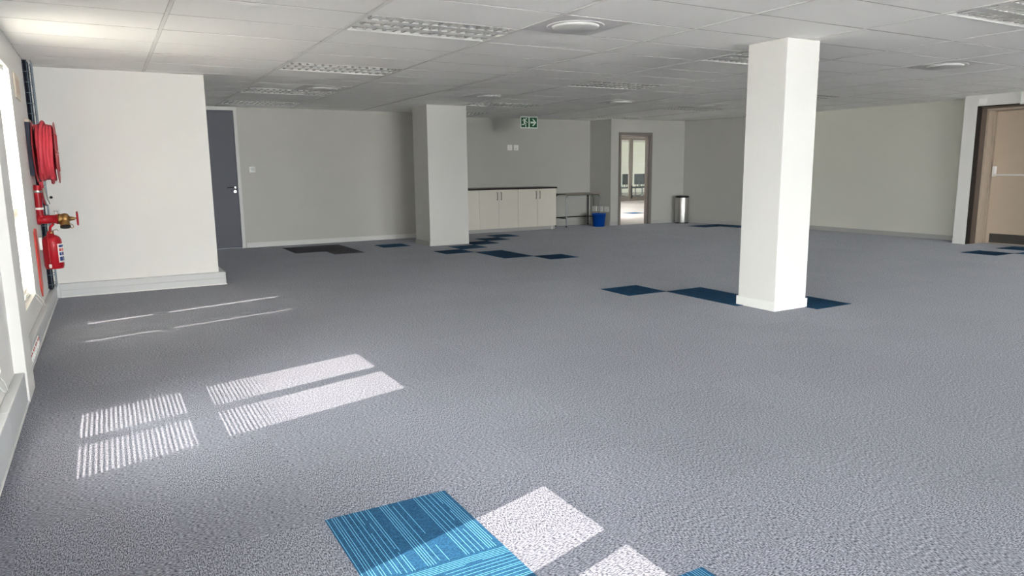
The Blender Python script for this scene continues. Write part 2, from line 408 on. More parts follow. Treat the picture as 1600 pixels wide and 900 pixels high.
struct(MB().box(12.85, 6.79, 0, 13.1, 11.42, 2.411).build('wall_right', 'cream_wall'), 'long cream right wall with faint scuffs')
pr = MB(); pr.box(12.40, 6.585, 0, 13.1, 6.79, 2.411); pr.box(12.40, 5.25, 2.235, 13.1, 6.585, 2.411); pr.box(12.40, -10.2, 0, 13.1, 5.25, 2.62)
struct(pr.build('wall_portal', 'white_wall', bevel=.003), 'white pier and header around the beige fire door')
# roof edge seals (outer walls above the suspended ceiling)
se = MB(); se.box(13.1, -10.2, 0, 13.25, 14.2, 2.62); se.box(-.9, 13.98, 2.42, 13.3, 14.1, 2.62); se.box(1.0, 13.55, 0, 5.7, 13.7, 2.62)
struct(se.build('wall_outer', 'white_wall'))
# wall behind the camera with four windows
wb = MB(); xs = [-.9, .6, 3.0, 4.0, 6.4, 7.4, 9.8, 13.3]
for k in range(0, len(xs), 2): wb.box(xs[k], -10.2, 0, xs[k + 1], -10.0, 2.62)
for k in (1, 3, 5): wb.box(xs[k], -10.2, 0, xs[k + 1], -10.0, .1); wb.box(xs[k], -10.2, 2.3, xs[k + 1], -10.0, 2.62)
struct(wb.build('wall_rear', 'white_wall'), 'white window wall behind the camera')

# ------------------------------------------------------------------ windows
XG = -.66
def window(n, y0, y1, panes, label):
    r = sroot('window_%d' % n, (XG, (y0 + y1) / 2, SILL), label)
    a, b = XG - .022, XG + .0
    fr = MB(); ze = [SILL, WIN_Z0 + .012, .95, 1.057, WIN_Z1, HEAD]
    fr.box(a, y0, ze[0], b, y1, ze[1]); fr.box(a, y0, ze[4], b, y1, ze[5])
    fr.box(a, y0, ze[1], b, panes[0][0], ze[4]); fr.box(a, panes[-1][1], ze[1], b, y1, ze[4])
    fr.build('frame', 'window_frame', r)
    bxp('transom', 'window_frame', r, (a, panes[0][0], ze[2]), (b, panes[-1][1], ze[3]))
    for k in range(len(panes) - 1):
        for q in ((ze[1], ze[2]), (ze[3], ze[4])): bxp('mullion', 'window_frame', r, (a, panes[k][1], q[0]), (b, panes[k + 1][0], q[1]))
    for p in panes:
        for q in ((ze[1], ze[2]), (ze[3], ze[4])): bxp('pane', 'glass', r, (XG - .014, p[0], q[0]), (XG - .010, p[1], q[1]))
    return r
window(1, 6.29, 7.185, [(6.306, 7.148)], 'far left window behind the closed white blind')
window(2, 3.32, 4.365, [(3.352, 3.782), (3.905, 4.334)], 'near left window with a half-open blind')
window(3, .75, 1.79, [(.78, 1.208), (1.327, 1.758)], 'left window beside the camera')
for k in range(4): window(4 + k, -1.82 - 2.576 * k, -.80 - 2.576 * k, [(-1.79 - 2.576 * k, -1.365 - 2.576 * k), (-1.245 - 2.576 * k, -.83 - 2.576 * k)], 'left window behind the camera')
for k in range(3):
    x0, x1 = xs[2 * k + 1], xs[2 * k + 2]; r = sroot('window_%d' % (20 + k), ((x0 + x1) / 2, -10.1, .3), 'wide window behind the camera')
    f = MB(); f.box(x0, -10.13, .1, x1, -10.08, .16); f.box(x0, -10.13, 2.24, x1, -10.08, 2.3)
    for x in (x0, (x0 + x1) / 2 - .03, x1 - .06): f.box(x, -10.13, .16, x + .06, -10.08, 2.24)
    f.build('frame', 'window_frame', r)
    for a, b in ((x0 + .06, (x0 + x1) / 2 - .03), ((x0 + x1) / 2 + .03, x1 - .06)): bxp('pane', 'glass', r, (a, -10.11, .16), (b, -10.106, 2.24))

def blind(label, y0, y1, xc, tilt, m, pitch=.022, zb=.33):
    t = thing('venetian_blind', label, 'blind', (xc, (y0 + y1) / 2, HEAD), 'venetian blinds in the left windows')
    yc, hw = (y0 + y1) / 2, (y1 - y0) / 2
    bxp('head_rail', 'light_white', t, (xc - .017, y0, HEAD - .035), (xc + .017, y1, HEAD - .001))
    z = HEAD - .05; k = 0; cache = {}
    while z > zb + .02:
        a = round(tilt(z), 0)
        if a not in cache:
            ca, sa = math.cos(math.radians(a)), math.sin(math.radians(a)); vs = []
            for y in (-hw, hw):
                for u, c in ((-.0125, 0), (0, .0012), (.0125, 0)):      # crowned aluminium strip
                    for th in (-.0002, .0002): vs.append((u * ca + (c + th) * sa, y, -u * sa + (c + th) * ca))
            fs = [(0, 2, 8, 6), (2, 4, 10, 8), (1, 7, 9, 3), (3, 9, 11, 5), (0, 6, 7, 1), (4, 5, 11, 10), (0, 1, 3, 2), (2, 3, 5, 4), (6, 8, 9, 7), (8, 10, 11, 9)]
            cache[a] = MB().add(vs, fs).data('slat', m)
        link_part('slat', cache[a], t, (xc, yc, z)); z -= pitch; k += 1
    bxp('bottom_rail', 'light_white', t, (xc - .012, y0, zb - .006), (xc + .012, y1, zb + .006))
    for y in (y0 + .09, y1 - .09):
        MB().tube([(xc + .0135, y, HEAD - .03), (xc + .0135, y, zb)], .0008, 4).build('ladder_cord', 'light_white', t)
        MB().tube([(xc - .0135, y, HEAD - .03), (xc - .0135, y, zb)], .0008, 4).build('ladder_cord', 'light_white', t)
    pts = [(xc + .03, y1 - .015, HEAD - .03)] + [(xc + .03 + .02 * min(1, i / 4), y1 - .015 - .012 * math.sin(i), .9 - .08 * i) for i in range(8)]
    pts += [(xc + .10, y1 - .02, .27), (xc + .115, y1 - .05, .22), (xc + .10, y1 - .09, .235), (xc + .06, y1 - .09, .31)]
    MB().tube(pts, .0022, 5).build('pull_cord', 'light_white', t)
    return t
def tilt_near(z):
    if z < 1.0: return 26
    t = min(1, max(0, (z - 1.03) / .45)); return 23 + 20.5 * t
blind('white venetian blind with half-open slats, at left frame edge above the near trunking', 3.325, 4.36, -.632, tilt_near, 'blind_slat')
blind('closed white venetian blind glowing in the far left window', 6.356, 7.098, -.632, lambda z: -50 if 1.13 < z < 1.19 else -74, 'blind_thin')

# ------------------------------------------------------------------ trunking (power skirting) along the left wall and block
def trunk(name, x_wall, x0, y0, x1, y1, h, joints, label):
    # front line from (x0,y0) to (x1,y1), sloping lid back to the wall
    r = sroot(name, ((x0 + x_wall) / 2, (y0 + y1) / 2, 0), label)
    g = .0015; cuts = [y0] + list(joints) + [y1]
    for a, b in zip(cuts[:-1], cuts[1:]):
        xa = x0 + (x1 - x0) * (a - y0) / (y1 - y0); xb = x0 + (x1 - x0) * (b - y0) / (y1 - y0)
        m = MB(); m.prism([(x_wall, a + g), (xa, a + g), (xb, b - g), (x_wall, b - g)], .004, h)
        m.build('trunking_section', 'trunking', r, bevel=.006)
    m = MB(); m.prism([(x0 - .01, y0), (x0 + .006, y0), (x1 + .006, y1), (x1 - .01, y1)], 0, .012); m.build('base_bead', 'white_trim', r)
    return r
trunk('baseboard_near', -.545, -.478, -9.9, -.495, 4.86, .185, (-7, -4, -1, 1.5, 4.05), 'grey power trunking under the near left windows')
trunk('baseboard_left', WL, -.537, 5.55, -.537, 8.97, .135, (6.52,), 'grey power trunking under the far left window')
r = sroot('baseboard_block', (.3, 9.0, 0), 'grey trunking skirting round the foot of the white block')
m = MB(); m.extr([(9.05, .004), (8.965, .004), (8.965, .075), (8.972, .08), (8.972, .145), (9.05, .145)], 0, -.53, 1.165); m.build('trunking_section', 'trunking', r)
m = MB(); m.extr([(1.10, .004), (1.165, .004), (1.165, .145), (1.10, .145)], 1, 9.05, 13.0); m.build('trunking_section', 'trunking', r)
bxp('base_bead', 'white_trim', r, (-.53, 8.958, 0), (1.171, 8.97, .014))
MB().box(-.5375, 8.93, .004, -.505, 8.96, .16).build('corner_cover', 'trunking', r, bevel=.004)
# sockets in the far trunking
def trunk_socket(y, label):
    t = thing('double_socket', label, 'socket', (-.537, y, .07), 'sockets in the left trunking')
    bxp('faceplate', 'socket_white', t, (-.5385, y - .075, .026), (-.531, y + .075, .112), .003)
    for k in (-1, 1):
        MB().lathe((-.531, y + k * .037, .062), [(.024, 0), (.024, .003), (.019, .003), (.019, -.0005)], 0, 16).build('socket_face', 'socket_white', t)
        for dy, dz in ((0, .010), (-.009, -.006), (.009, -.006)):
            MB().lathe((-.5305, y + k * .037 + dy, .062 + dz), [(.0035, 0), (.0035, .0012)], 0, 8).build('pin_hole', 'black', t)
        MB().box(-.531, y + k * .037 - .012, .094, -.527, y + k * .037 + .012, .107).build('rocker_switch', 'socket_red', t, .002)
for k, (y, s) in enumerate(((5.72, 'nearest of the four double sockets with red rockers in left trunking'), (5.90, 'second nearest double socket with red rockers in left trunking'), (6.08, 'third double socket with red rockers along the left trunking'), (6.26, 'farthest of the four double sockets with red rockers in left trunking'))): trunk_socket(y, s)

# ------------------------------------------------------------------ columns
def column(name, label, x0, y0, x1, y1, skirt):
    t = thing(name, label, 'column', ((x0 + x1) / 2, (y0 + y1) / 2, 0))
    t['kind'] = 'structure'
    MB().box(x0, y0, .0, x1, y1, 2.411).build('shaft', 'column_paint', t, bevel=.004)
    s = MB(); h = .085; d = .012
    if skirt == 'all':
        s.prism([(x0 - d, y0 - d), (x1 + d, y0 - d), (x1 + d, y0), (x0 - d, y0)], 0, h); s.prism([(x0 - d, y1), (x1 + d, y1), (x1 + d, y1 + d), (x0 - d, y1 + d)], 0, h)
        s.box(x1, y0, 0, x1 + d, y1, h)
    s.box(x0 - d, y0, 0, x0, y1, h); s.build('skirting', 'white_trim' if skirt == 'all' else 'grey_trim', t)
column('column', 'large white square column on the carpet right of centre', 5.245, 4.40, 5.665, 4.835, 'all')
column('column', 'white square column in front of the white cupboards', 4.87, 11.50, 5.62, 12.15, 'left')

# baseboards
struct(MB().box(2.09, 13.152, 0, 5.63, DY, .085).build('baseboard_back', 'white_trim', bevel=.003), 'white skirting of the grey back wall')
struct(MB().box(12.83, 6.79, 0, 12.85, 11.42, .085).build('baseboard_right', 'grey_trim', bevel=.003), 'grey skirting of the cream right wall')
m = MB(); m.prism([dwp(.0, -.015), dwp(D0 - .06, -.015), dwp(D0 - .06, 0), dwp(0, 0)], 0, .09); m.prism([dwp(D1 + .06, -.015), dwp(2.07, -.015), dwp(2.07, 0), dwp(D1 + .06, 0)], 0, .09)
struct(m.build('baseboard_doorway', 'grey_trim'), 'grey skirting beside the open doorway')
struct(MB().prism([(12.185, 13.11), (12.485, 11.49), (12.5, 11.5), (12.2, 13.12)], 0, .09).build('baseboard_corner', 'grey_trim'))
m = MB(); m.box(8.7, 13.935, 0, 10.03, 13.95, .1); m.prism([(10.015, 13.95), (10.115, 13.27), (10.13, 13.27), (10.03, 13.95)], 0, .1)
struct(m.build('baseboard_alcove', 'grey_trim'), 'grey skirting in the alcove under the table')
struct(MB().box(12.388, 6.585, 0, 12.40, 6.79, .09).build('baseboard_portal', 'white_trim'))
struct(MB().box(12.5, 11.408, 0, 12.83, 11.42, .09).build('baseboard_jog', 'grey_trim'))

# ------------------------------------------------------------------ doors
d1 = sroot('door_1', (1.55, DY, 0), 'full-height slate grey door beside the white block')
bxp('door_leaf', 'slate_door', d1, (1.16, DY + .01, .008), (2.018, DY + .05, 2.35), .002)
m = MB(); m.box(2.022, DY - .012, 0, 2.075, DY + .1, 2.405); m.box(1.12, DY - .012, 2.354, 2.022, DY + .1, 2.405); m.build('door_frame', 'white_trim', d1)
h = MB().lathe((1.965, DY + .01, 1.055), [(.026, 0), (.026, -.010), (.012, -.012), (.012, -.04)], 1, 20); hd = h.build('door_handle', 'chrome', d1)
MB().tube([(1.965, DY - .03, 1.055), (1.95, DY - .034, 1.055), (1.84, DY - .034, 1.053)], .009, 8).build('lever', 'table_dark', hd)
k = MB().lathe((1.968, DY + .01, .985), [(.026, 0), (.026, -.008), (.020, -.010)], 1, 20).build('lock_escutcheon', 'chrome', d1)
bxp('keyhole', 'black', k, (1.964, DY - .002, .975), (1.972, DY + .002, .994))
d2 = sroot('door_2', (dwp((D0 + D1) / 2, 0)[0], dwp(.6, 0)[1], 0), 'open doorway with taupe frame to the bright room')
m = MB()
for a, b in ((D0 - .045, D0 + .02), (D1 - .02, D1 + .055)): m.prism([dwp(a, -.018), dwp(b, -.018), dwp(b, .17), dwp(a, .17)], 0, 2.05)
m.prism([dwp(D0 - .045, -.018), dwp(D1 + .055, -.018), dwp(D1 + .055, .17), dwp(D0 - .045, .17)], 2.05, 2.12); m.build('door_frame', 'taupe_frame', d2, bevel=.004)
m = MB(); m.prism([dwp(D1 - .035, .03), dwp(D1 - .02, .03), dwp(D1 - .02, .1), dwp(D1 - .035, .1)], 0, 2.05); m.build('door_stop', 'taupe_frame', d2)
d3 = sroot('door_3', (12.8, 5.95, 0), 'beige fire door with white push bar in a dark recess')
m = MB(); m.box(12.402, 6.575, 0, 12.52, 6.585, 2.235); m.box(12.402, 5.25, 2.225, 12.52, 6.575, 2.235); m.build('reveal_lining', 'dark_reveal', d3)
m = MB(); m.box(12.52, 6.565, 0, 12.66, 6.585, 2.235); m.box(12.52, 5.25, 2.205, 12.66, 6.565, 2.235); m.build('reveal_lining', 'brown_reveal', d3)
m = MB(); m.box(12.66, 6.53, 0, 12.86, 6.585, 2.235); m.box(12.66, 5.25, 2.17, 12.86, 6.53, 2.235); m.build('door_frame', 'beige_frame', d3, bevel=.004)
m = MB(); m.box(12.80, 6.50, 0, 12.86, 6.53, 2.17); m.build('door_stop', 'beige_frame', d3)
leaf = bxp('door_leaf', 'beige_door', d3, (12.845, 5.55, .012), (12.89, 6.497, 2.165), .003)
bxp('kick_plate', 'kick_plate', d3, (12.841, 5.57, .02), (12.845, 6.44, .17))
m = bxp('door_leaf', 'beige_door', d3, (12.845, 5.25, .012), (12.89, 5.545, 2.165), .003)
pb = bxp('push_bar', 'socket_white', d3, (12.79, 6.42, 1.11), (12.845, 6.475, 1.28), .012)
MB().tube([(12.79, 6.44, 1.14), (12.765, 6.42, 1.135), (12.765, 5.65, 1.135)], .014, 10).build('bar', 'socket_white', pb)
bxp('threshold', 'steel', d3, (12.83, 5.25, 0), (12.9, 6.53, .012))
# side room behind the fire door stays closed; plate and sign on the portal
tag(MB().box(12.388, 6.44, 2.25, 12.40, 6.57, 2.35).build('blank_plate', 'socket_white', bevel=.003), 'small square pale blanking plate above the beige fire door', 'plate')
t = thing('sign_box', 'pale edge of a sign box above the beige door, at right frame edge', 'sign', (12.36, 5.72, 2.22))
bxp('housing', 'sign_white', t, (12.33, 5.52, 2.215), (12.395, 5.935, 2.405), .005)
bxp('sign_face', 'label_white', t, (12.327, 5.535, 2.23), (12.331, 5.92, 2.39))

# ------------------------------------------------------------------ ceiling lights and air diffusers
def make_light():
    x0, y0 = 0, 0
    t = thing('ceiling_light', '', 'ceiling light', (0, 0, H), 'unlit louvred ceiling lights')
    hx, hy = MX / 2 - .014, MY / 2 - .004
    m = MB(); m.box(-hx, -hy, H + .085, hx, hy, H + .09)
    for s in (-1, 1): m.box(s * hx, -hy, H, s * (hx - .012), hy, H + .085); m.box(-hx, s * hy, H, hx, s * (hy - .014), H + .085)
    m.build('housing', 'light_white', t)
    w = .125; cen = (-.19, 0, .19)
    for c in (-.095, .095): MB().box(-hx + .012, c - .046, H + .002, hx - .012, c + .046, H + .012).build('spacer_panel', 'light_white', t)
    nb = 15; me = None
    for c in cen:
        # parabolic side reflectors and the bare tube above the blades
        m = MB()
        for s in (-1, 1):
            pr = [(c + s * .049, H + .013), (c + s * .047, H + .03), (c + s * .040, H + .06), (c + s * .02, H + .08), (c + s * .02, H + .083), (c + s * .049, H + .083)]
            m.extr(pr, 0, -hx + .012, hx - .012)
        m.build('reflector', 'louvre', t)
        MB().tube([(-hx + .03, c, H + .06), (hx - .03, c, H + .06)], .008, 8).build('lamp_tube', 'tube', t)
        for k in range(nb):
            x = -hx + .012 + (2 * hx - .024) * (k + .5) / nb
            if me is None:
                me = MB().extr([(-.011, .002), (.011, .002), (.002, .048), (-.002, .048)], 1, -.0465, .0465).data('louvre_blade', 'louvre')
            link_part('louvre_blade', me, t, (x, c, H))
    return t
LL = {(1, 0): 'nearest louvred ceiling light, left of the round air diffuser at the top', (1, 4): 'second louvred ceiling light from the front in the left row',
      (1, 8): 'third louvred ceiling light in the left row, beside a round diffuser', (1, 11): 'farthest louvred ceiling light of the left row, above the slate door',
      (4, -4): 'louvred ceiling light cut off by the top right corner of the frame', (4, 0): 'louvred ceiling light half hidden behind the large column',
      (4, 4): 'louvred ceiling light in the middle row, above the doorway wall', (4, 9): 'louvred ceiling light above the green exit sign',
      (4, 12): 'louvred ceiling light partly hidden behind the rear column', (7, 4): 'louvred ceiling light just right of the large column top',
      (7, 8): 'far louvred ceiling light left of the large column', (7, 12): 'farthest louvred ceiling light, above the bright doorway'}
L0 = make_light()
for n, (i, j) in enumerate(LIGHTS):
    o = L0 if n == 0 else copy_tree(L0)
    o.location = (CX + (i + .5) * MX, CY + (j + .5) * MY, H); o['label'] = LL[(i, j)]
def make_disc():
    t = thing('air_diffuser', '', 'air diffuser', (0, 0, H), 'round ceiling air diffusers')
    a = MY / 2 - .006; R = .215; n = 40; vs = []; fs = []
    for rr in (R, None):
        for z in (0, .006):
            for k in range(n):
                an = 2 * math.pi * k / n; c, s = math.cos(an), math.sin(an)
                q = R if rr else a / max(abs(c), abs(s))
                vs.append((q * c, q * s, H + z))
    for k in range(n):
        k2 = (k + 1) % n
        fs += [(k, k2, 2 * n + k2, 2 * n + k), (n + k, 3 * n + k, 3 * n + k2, n + k2), (2 * n + k, 2 * n + k2, 3 * n + k2, 3 * n + k)]
    MB().add(vs, fs).build('face_plate', 'diffuser', t)
    MB().lathe((0, 0, H), [(.215, -.004), (.225, -.004), (.225, .001), (.205, .012), (.19, .05), (.19, .06), (.0, .06), (0, .055), (.185, .055), (.2, .01), (.213, -.003)], 2, 40).build('throat_ring', 'diffuser', t)
    MB().lathe((0, 0, H), [(0, -.020), (.165, -.020), (.180, -.014), (.186, .0), (.176, .010), (0, .010)], 2, 40).build('centre_disc', 'light_white', t)
    MB().tube([(0, 0, H + .01), (0, 0, H + .056)], .012, 8).build('spindle', 'steel', t)
    return t
DLAB = ['round air diffuser beside the nearest louvred light', 'round air diffuser above the left back wall, in the left light row', 'round air diffuser above the rear column',
        'round air diffuser right of the green exit sign', 'round air diffuser right of the large column', 'faint far round air diffuser left of the large column']
D_0 = make_disc()
for n, (i, h, j) in enumerate(DISCS):
    o = D_0 if n == 0 else copy_tree(D_0)
    o.location = (CX + (i + .25 + .5 * h) * MX, CY + (j + .5) * MY, H); o['label'] = DLAB[n]

# ------------------------------------------------------------------ cupboards
YF = 13.26
def cupboard(label, x0, x1, doors):
    t = thing('base_cupboard', label, 'cupboard', ((x0 + x1) / 2, 13.6, 0), 'white base cupboards in the alcove')
    MB().box(x0 + .001, YF + .02, .08, x1 - .001, 13.94, .89).build('carcass', 'cabinet', t)
    MB().box(x0 + .001, YF + .05, 0, x1 - .001, YF + .068, .08).build('plinth', 'grey_trim', t)
    n = len(doors) - 1
    for k in range(n):
        a, b = doors[k], doors[k + 1]
        d = MB().box(a + .002, YF, .078, b - .002, YF + .018, .884).build('door', 'cabinet', t, bevel=.0015)
        hx = b - .045 if k == 0 and n > 1 else a + .05
        MB().tube([(hx, YF, .835), (hx, YF - .028, .835), (hx, YF - .03, .82), (hx, YF - .03, .70), (hx, YF - .028, .685), (hx, YF, .685)], .006, 6).build('handle', 'table_dark', d)
    return t
cupboard('leftmost white base cupboard, mostly hidden behind the rear column', 5.78, 6.735, [5.78, 6.735])
cupboard('middle white base cupboard with two doors and paired bar handles', 6.735, 7.665, [6.735, 7.195, 7.665])
t = cupboard('right-hand white base cupboard beside the small steel-legged table', 7.665, 8.63, [7.665, 8.15, 8.63])
MB().lathe((8.535, YF + .035, 0), [(.022, 0), (.022, .012), (.014, .02), (.014, .08)], 2, 12).build('foot', 'light_white', t)
tag(MB().box(5.78, YF - .025, .891, 8.645, 13.945, .925).build('worktop', 'dark_top', bevel=.004), 'long dark brown worktop over the white cupboards', 'worktop')

# ------------------------------------------------------------------ table
t = thing('side_table', 'small table with bent steel tube legs beside the cupboards', 'table', (9.5, 13.68, 0))
MB().box(9.0, 13.42, .735, 9.985, 13.92, .757).build('table_top', 'table_top', t, bevel=.004)
def uframe(y, x0, x1, r=.07):
    p = [(x0, y, 0)] + [(x0, y, .725 - r)]
    p += [(x0 + r - r * math.cos(a), y, .725 - r + r * math.sin(a)) for a in (.4, .8, 1.2)] + [(x0 + r, y, .725), (x1 - r, y, .725)]
    p += [(x1 - r + r * math.sin(a), y, .725 - r + r * math.cos(a)) for a in (.4, .8, 1.2)] + [(x1, y, .725 - r), (x1, y, 0)]
    return MB().tube(p, .014, 8)
uframe(13.45, 9.03, 9.95).build('leg_frame', 'table_grey', t)['label'] = 'grey steel front leg frame'
uframe(13.90, 9.03, 9.95).build('leg_frame', 'table_dark', t)['label'] = 'dark rear leg frame'
for x in (9.03, 9.95): MB().tube([(x, 13.45, .2), (x, 13.9, .2)], .012, 8).build('side_rail', 'table_dark', t)
MB().tube([(9.03, 13.88, .2), (9.95, 13.88, .2)], .012, 8).build('back_rail', 'table_dark', t)
for x in (9.03, 9.95):
    for y in (13.45, 13.9): MB().lathe((x, y, 0), [(.018, 0), (.018, .03), (.015, .032)], 2, 10).build('foot_cap', 'black', t)
# blue bin
t = thing('waste_bin', 'blue plastic waste bin at the right leg of the small table', 'bin', (9.74, 13.2, 0))
c = (9.765, 13.22, 0)
MB().lathe(c, [(0, .002), (.125, .002), (.13, .006), (.16, .27), (.166, .27), (.166, .295), (.158, .295), (.155, .27), (.124, .012), (0, .012)], 2, 32).build('body', 'blue_plastic', t)
MB().tube([(c[0] + .164 * math.cos(a * math.pi / 16), c[1] + .164 * math.sin(a * math.pi / 16), .295) for a in range(32)], .005, 6, closed=True).build('rim', 'blue_plastic', t)
# steel bin
t = thing('pedal_bin', 'tall stainless steel cylinder bin by the doorway wall', 'bin', (11.98, 12.9, 0))
c = (11.98, 12.90, 0)
MB().lathe(c, [(.160, .0), (.160, .022)], 2, 40).build('base_ring', 'black', t)
MB().lathe(c, [(.156, .022), (.157, .03), (.157, .60), (.156, .605)], 2, 40).build('body', 'steel', t)
MB().lathe(c, [(.160, .605), (.160, .635), (.152, .648), (.13, .648), (.125, .63), (0, .63)], 2, 40).build('lid_ring', 'table_dark', t)

# ------------------------------------------------------------------ wall fittings
def plate_on(nm, label, cat, group, c, u, n, w, h, kind):
    # c centre on the wall, u horizontal unit along wall, n unit normal into room
    t = thing(nm, label, cat, c, group); u = Vector(u); n = Vector(n); z = Vector((0, 0, 1)); c = Vector(c)
    def slab(u0, u1, z0, z1, d0, d1):
        P = [c + u * a + z * b + n * d for d in (d0, d1) for a, b in ((u0, z0), (u1, z0), (u1, z1), (u0, z1))]
        return MB().add(P, [(0, 3, 2, 1), (4, 5, 6, 7), (0, 1, 5, 4), (1, 2, 6, 5), (2, 3, 7, 6), (3, 0, 4, 7)])
    slab(-w / 2, w / 2, -h / 2, h / 2, .0, .011).build('faceplate', 'socket_white', t, bevel=.002)
    if kind == 'socket':
        for a, b in ((0, -.005), (-.013, -.027), (.013, -.027)): slab(a - .0045, a + .0045, b - .006, b + .006, .011, .012).build('pin_hole', 'lcd', t)
        slab(-.012, .012, .022, .04, .011, .015).build('rocker_switch', 'socket_white', t)
    if kind == 'blank': slab(-w * .32, w * .32, -h * .32, h * .32, .011, .0125).build('insert', 'label_white', t)
    if kind == 'lcd':
        slab(-w * .33, w * .33, -h * .14, h * .36, .011, .0125).build('display', 'lcd', t); slab(-w * .3, w * .3, -h * .38, -h * .25, .011, .013).build('button_strip', 'label_white', t)
    return t
plate_on('thermostat', 'small white square wall thermostat beside the slate door', 'thermostat', None, (2.275, DY, 1.355), (1, 0, 0), (0, -1, 0), .095, .095, 'lcd')
plate_on('wall_plate', 'left one of the paired white wall plates above the cupboards', 'wall plate', 'paired plates above the cupboards', (7.86, 13.95, 1.785), (1, 0, 0), (0, -1, 0), .115, .115, 'blank')
plate_on('wall_plate', 'right one of the paired white wall plates above the cupboards', 'wall plate', 'paired plates above the cupboards', (8.02, 13.95, 1.785), (1, 0, 0), (0, -1, 0), .115, .115, 'socket')
ru = Vector((.1, -.7, 0)).normalized(); rn = Vector((-.7, -.1, 0)).normalized()
for k, (s, lab, kd) in enumerate(((.16, 'left of three white sockets on the return wall by the blue bin', 'blank'), (.36, 'middle of three white sockets on the return wall by the blue bin', 'blank'), (.56, 'right of three white sockets, nearest the doorway corner', 'socket'))):
    cc = Vector((10.03, 13.97, .375)) + ru * (s + .03); plate_on('wall_socket', lab, 'socket', 'three sockets on the return wall', cc, ru, rn, .15, .12, kd)
tag(MB().tube([(9.99, 13.86, .74), (10.02, 13.80, .66), (10.03, 13.78, .5), (10.035, 13.80, .43)], .005, 6).build('power_cord', 'black'), 'black cord from the small table top down to the left socket', 'cord')

# exit sign
t = thing('exit_sign', 'green running man and right arrow exit sign hanging from the ceiling', 'exit sign', (7.49, 12.5, 2.412))
Y0 = 12.5
bxp('panel', 'sign_white', t, (7.29, Y0 - .006, 2.115), (7.69, Y0 + .006, 2.345), .003)
bxp('green_field', 'sign_green', t, (7.308, Y0 - .0075, 2.135), (7.475, Y0 - .006, 2.325)); bxp('green_field', 'sign_green', t, (7.505, Y0 - .0075, 2.135), (7.672, Y0 - .006, 2.325))
def flat(name, polys, mt):
    m = MB()
    for p in polys: m.extr(p, 1, Y0 - .0095, Y0 - .0075)
    return m.build(name, mt, t)
def limb(pts, w):   # thick polyline as quads
    out = []
    for (a, b), (c, d) in zip(pts[:-1], pts[1:]):
        dx, dz = c - a, d - b; L = math.hypot(dx, dz); nx, nz = -dz / L * w / 2, dx / L * w / 2; ex, ez = dx / L * w * .3, dz / L * w * .3
        out.append([(a - ex + nx, b - ez + nz), (a - ex - nx, b - ez - nz), (c + ex - nx, d + ez - nz), (c + ex + nx, d + ez + nz)])
    return out
ox, oz = 7.308, 2.135
R_ = lambda pts: [(ox + x * .167, oz + z * .19) for x, z in pts]
man = [[(ox + .118 + .0155 * math.cos(a * .5236), oz + .166 + .0155 * math.sin(a * .5236)) for a in range(12)]]
man += limb(R_([(.50, .80), (.42, .50)]), .034) + limb(R_([(.50, .82), (.36, .84), (.22, .66)]), .016) + limb(R_([(.52, .78), (.66, .58), (.84, .50)]), .016)
man += limb(R_([(.44, .50), (.62, .36), (.62, .06)]), .021) + limb(R_([(.42, .50), (.36, .28), (.10, .26)]), .021)
flat('running_man', man, 'sign_white')
ox = 7.505
flat('arrow', [R_([(.10, .40), (.48, .40), (.48, .60), (.10, .60)]), R_([(.30, .86), (.52, .86), (.92, .50), (.68, .50)]), R_([(.68, .50), (.92, .50), (.52, .14), (.30, .14)]), R_([(.48, .40), (.70, .48), (.70, .52), (.48, .60)])], 'sign_white')
for x in (7.32, 7.66): MB().tube([(x, Y0, 2.345), (x, Y0, 2.414)], .003, 5).build('hanger', 'steel', t)

# ------------------------------------------------------------------ fire point in the far left corner
# cable tray
t = thing('cable_tray', 'dark vertical wire cable tray in the corner behind the fire hose reel', 'cable tray', (-.55, 8.67, .135))
ya, yb, xo = 8.56, 8.78, -.515
m = MB().box(-.584, ya, .16, -.578, yb, 2.409); m.build('back_plate', 'navy_metal', t)
for k in range(6): MB().tube([(-.563 + .004 * (k % 2), ya + .03 + .036 * k, .15), (-.560, ya + .03 + .036 * k + .01 * math.sin(k), 1.2), (-.563, ya + .03 + .036 * k, 2.409)], .016, 6).build('cable', 'cable_black', t)
for y in (ya, (ya + yb) / 2, yb): MB().tube([(xo, y, .16), (xo, y, 2.409)], .0028, 5).build('wire', 'wire', t)
for x in (-.548,): 
    for y in (ya, yb): MB().tube([(x, y, .16), (x, y, 2.409)], .0028, 5).build('wire', 'wire', t)
z = .2
while z < 2.4:
    MB().tube([(-.58, ya, z), (xo, ya, z), (xo, yb, z), (-.58, yb, z)], .0028, 4).build('wire', 'wire', t); z += .1
MB().tube([(-.535, 8.86, 1.5), (-.535, 8.86, 2.409)], .006, 6).build('conduit', 'cable_black', t)
